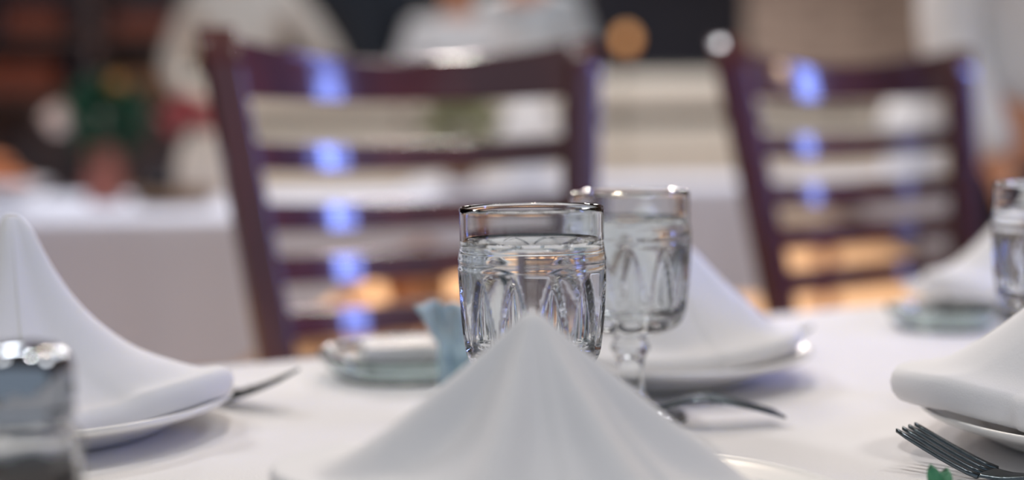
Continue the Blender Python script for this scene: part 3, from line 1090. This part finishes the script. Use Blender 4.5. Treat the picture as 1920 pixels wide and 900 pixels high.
def person(label, loc, yaw, h, shirt, pants, arms, long_sleeve=True, hair=True):
    """arms: for side -1 / +1 a list of elbow, wrist positions (figure coordinates, facing -y)."""
    k = h / 1.75
    P = lambda x, y, z: Vector((x * k, y * k, z * k))
    J, E = [], []

    def add(p, r, prev=None):
        J.append((p, tuple(q * k for q in r) if isinstance(r, tuple) else r * k))
        if prev is not None:
            E.append((prev, len(J) - 1))
        return len(J) - 1
    pel = add(P(0, 0, 0.95), (0.15, 0.10))
    wst = add(P(0, 0, 1.10), (0.135, 0.09), pel)
    che = add(P(0, 0.0, 1.28), (0.155, 0.105), wst)
    shd = add(P(0, 0.01, 1.42), (0.10, 0.07), che)
    nck = add(P(0, 0.0, 1.50), (0.052, 0.055), shd)
    jaw = add(P(0, -0.015, 1.575), (0.062, 0.075), nck)
    hed = add(P(0, -0.005, 1.66), (0.076, 0.095), jaw)
    crn = add(P(0, 0.005, 1.735), (0.045, 0.055), hed)
    for s in (-1, 1):
        hip = add(P(s * 0.095, 0, 0.88), 0.085, pel)
        kne = add(P(s * 0.11, -0.01, 0.50), 0.055, hip)
        ank = add(P(s * 0.115, 0.01, 0.09), 0.038, kne)
        add(P(s * 0.125, -0.13, 0.035), 0.034, ank)
        sh_ = add(P(s * 0.175, 0.01, 1.405), 0.058, shd)
        e, w_ = arms[s]
        el = add(P(*e), 0.042, sh_)
        wr = add(P(*w_), 0.027, el)
        d = (P(*w_) - P(*e)).normalized()
        side = Vector((0, 1, 0)) - d * d.y
        side = side.normalized() if side.length > 0.1 else Vector((1, 0, 0))
        pal = add(P(*w_) + d * 0.055 * k, (0.034, 0.020), wr)
        nrm = d.cross(side)
        for q, (off, ln) in enumerate(((-0.030, 0.066), (-0.010, 0.076), (0.010, 0.073), (0.029, 0.060))):
            b = add(P(*w_) + d * 0.098 * k + side * off * k, 0.0095, pal)
            c = add(P(*w_) + d * (0.098 + ln * 0.55) * k + side * off * 1.05 * k + nrm * s * 0.006 * k, 0.0085, b)
            add(P(*w_) + d * (0.098 + ln) * k + side * off * k + nrm * s * 0.018 * k, 0.0075, c)
        tb = add(P(*w_) + d * 0.045 * k - side * 0.034 * k, 0.011, pal)
        add(P(*w_) + d * 0.095 * k - side * 0.052 * k, 0.009, tb)
    body = skin_mesh('person', J, E, M['skin'])
    body.location = loc
    body.rotation_euler = (0, 0, yaw)
    tag(body, label, 'person')
    # shirt
    J, E = [], []
    a0 = add(P(0, 0, 0.985), (0.170, 0.122))
    a1 = add(P(0, 0, 1.10), (0.162, 0.115), a0)
    a2 = add(P(0, 0, 1.28), (0.178, 0.128), a1)
    a3 = add(P(0, 0.01, 1.405), (0.125, 0.092), a2)
    add(P(0, 0.004, 1.475), (0.066, 0.068), a3)
    for s in (-1, 1):
        b0 = add(P(s * 0.178, 0.01, 1.40), 0.078, a3)
        e, w_ = arms[s]
        b1 = add(P(*e), 0.062, b0)
        tip = Vector(e).lerp(Vector(w_), 0.93 if long_sleeve else 0.1)
        add(P(*tip), 0.046 if long_sleeve else 0.06, b1)
    skin_mesh('shirt', J, E, shirt, body)
    # trousers
    J, E = [], []
    c0 = add(P(0, 0, 0.955), (0.168, 0.120))
    c1 = add(P(0, 0, 0.90), (0.165, 0.122), c0)
    for s in (-1, 1):
        d0 = add(P(s * 0.10, 0, 0.80), 0.100, c1)
        d1 = add(P(s * 0.112, -0.005, 0.50), 0.078, d0)
        add(P(s * 0.117, 0.01, 0.11), 0.068, d1)
    skin_mesh('trousers', J, E, pants, body)
    for s in (-1, 1):
        J, E = [], []
        q = add(P(s * 0.117, 0.035, 0.05), 0.045)
        q = add(P(s * 0.12, -0.05, 0.045), 0.045, q)
        add(P(s * 0.128, -0.16, 0.035), 0.034, q)
        skin_mesh('shoe', J, E, M['black'], body)
    if hair:
        blob('hair', P(0, 0.025, 1.70), (0.088 * k, 0.105 * k, 0.095 * k), M['hair'], body, 3, 0.08)
        for s in (-1, 1):
            blob('ear', P(s * 0.082, 0.0, 1.63), (0.010 * k, 0.018 * k, 0.028 * k), M['skin'], body, 5, 0.05)
            blob('eye', P(s * 0.03, -0.098, 1.645), (0.011 * k, 0.006 * k, 0.008 * k), M['whiteceramic'], body, 6, 0.0)
        blob('nose', P(0, -0.105, 1.615), (0.014 * k, 0.02 * k, 0.026 * k), M['skin'], body, 7, 0.05)
        blob('mouth', P(0, -0.088, 1.575), (0.024 * k, 0.008 * k, 0.008 * k), M['petalp'], body, 8, 0.05)
    return body


hang = {-1: ((-0.25, 0.03, 1.13), (-0.24, -0.05, 0.88)), 1: ((0.25, 0.03, 1.13), (0.24, -0.05, 0.88))}
hips = {-1: ((-0.31, 0.06, 1.14), (-0.19, -0.06, 1.0)), 1: ((0.37, 0.06, 1.14), (0.21, -0.06, 1.0))}
fwd = {-1: ((-0.27, -0.02, 1.15), (-0.12, -0.24, 1.12)), 1: ((0.27, -0.02, 1.15), (0.12, -0.24, 1.12))}
person('person in white shirt and dark trousers standing beside the darker chair', (0.96, 2.55, 0), R(180), 1.64, M['shirtw'], M['navy'],
       {1: ((0.205, 0.04, 1.14), (0.135, 0.14, 0.90)), -1: hang[-1]})
person('person in off-white shirt, hands on hips, behind the padded partition', (-1.13, 6.1, 0), R(0), 1.84, M['shirto'], M['tan'], hips)
person('person in navy top standing behind the padded partition', (-0.64, 6.5, 0), R(150), 1.95, M['navy'], M['tan'], hang)
person('person in white shirt behind the padded partition, bare neck above the collar', (-0.215, 6.05, 0), R(10), 1.66, M['shirtw'], M['tan'], fwd)
person('person in pale blue shirt standing behind the padded partition', (0.09, 6.55, 0), R(-20), 1.85, M['shirtb'], M['navy'], hang)
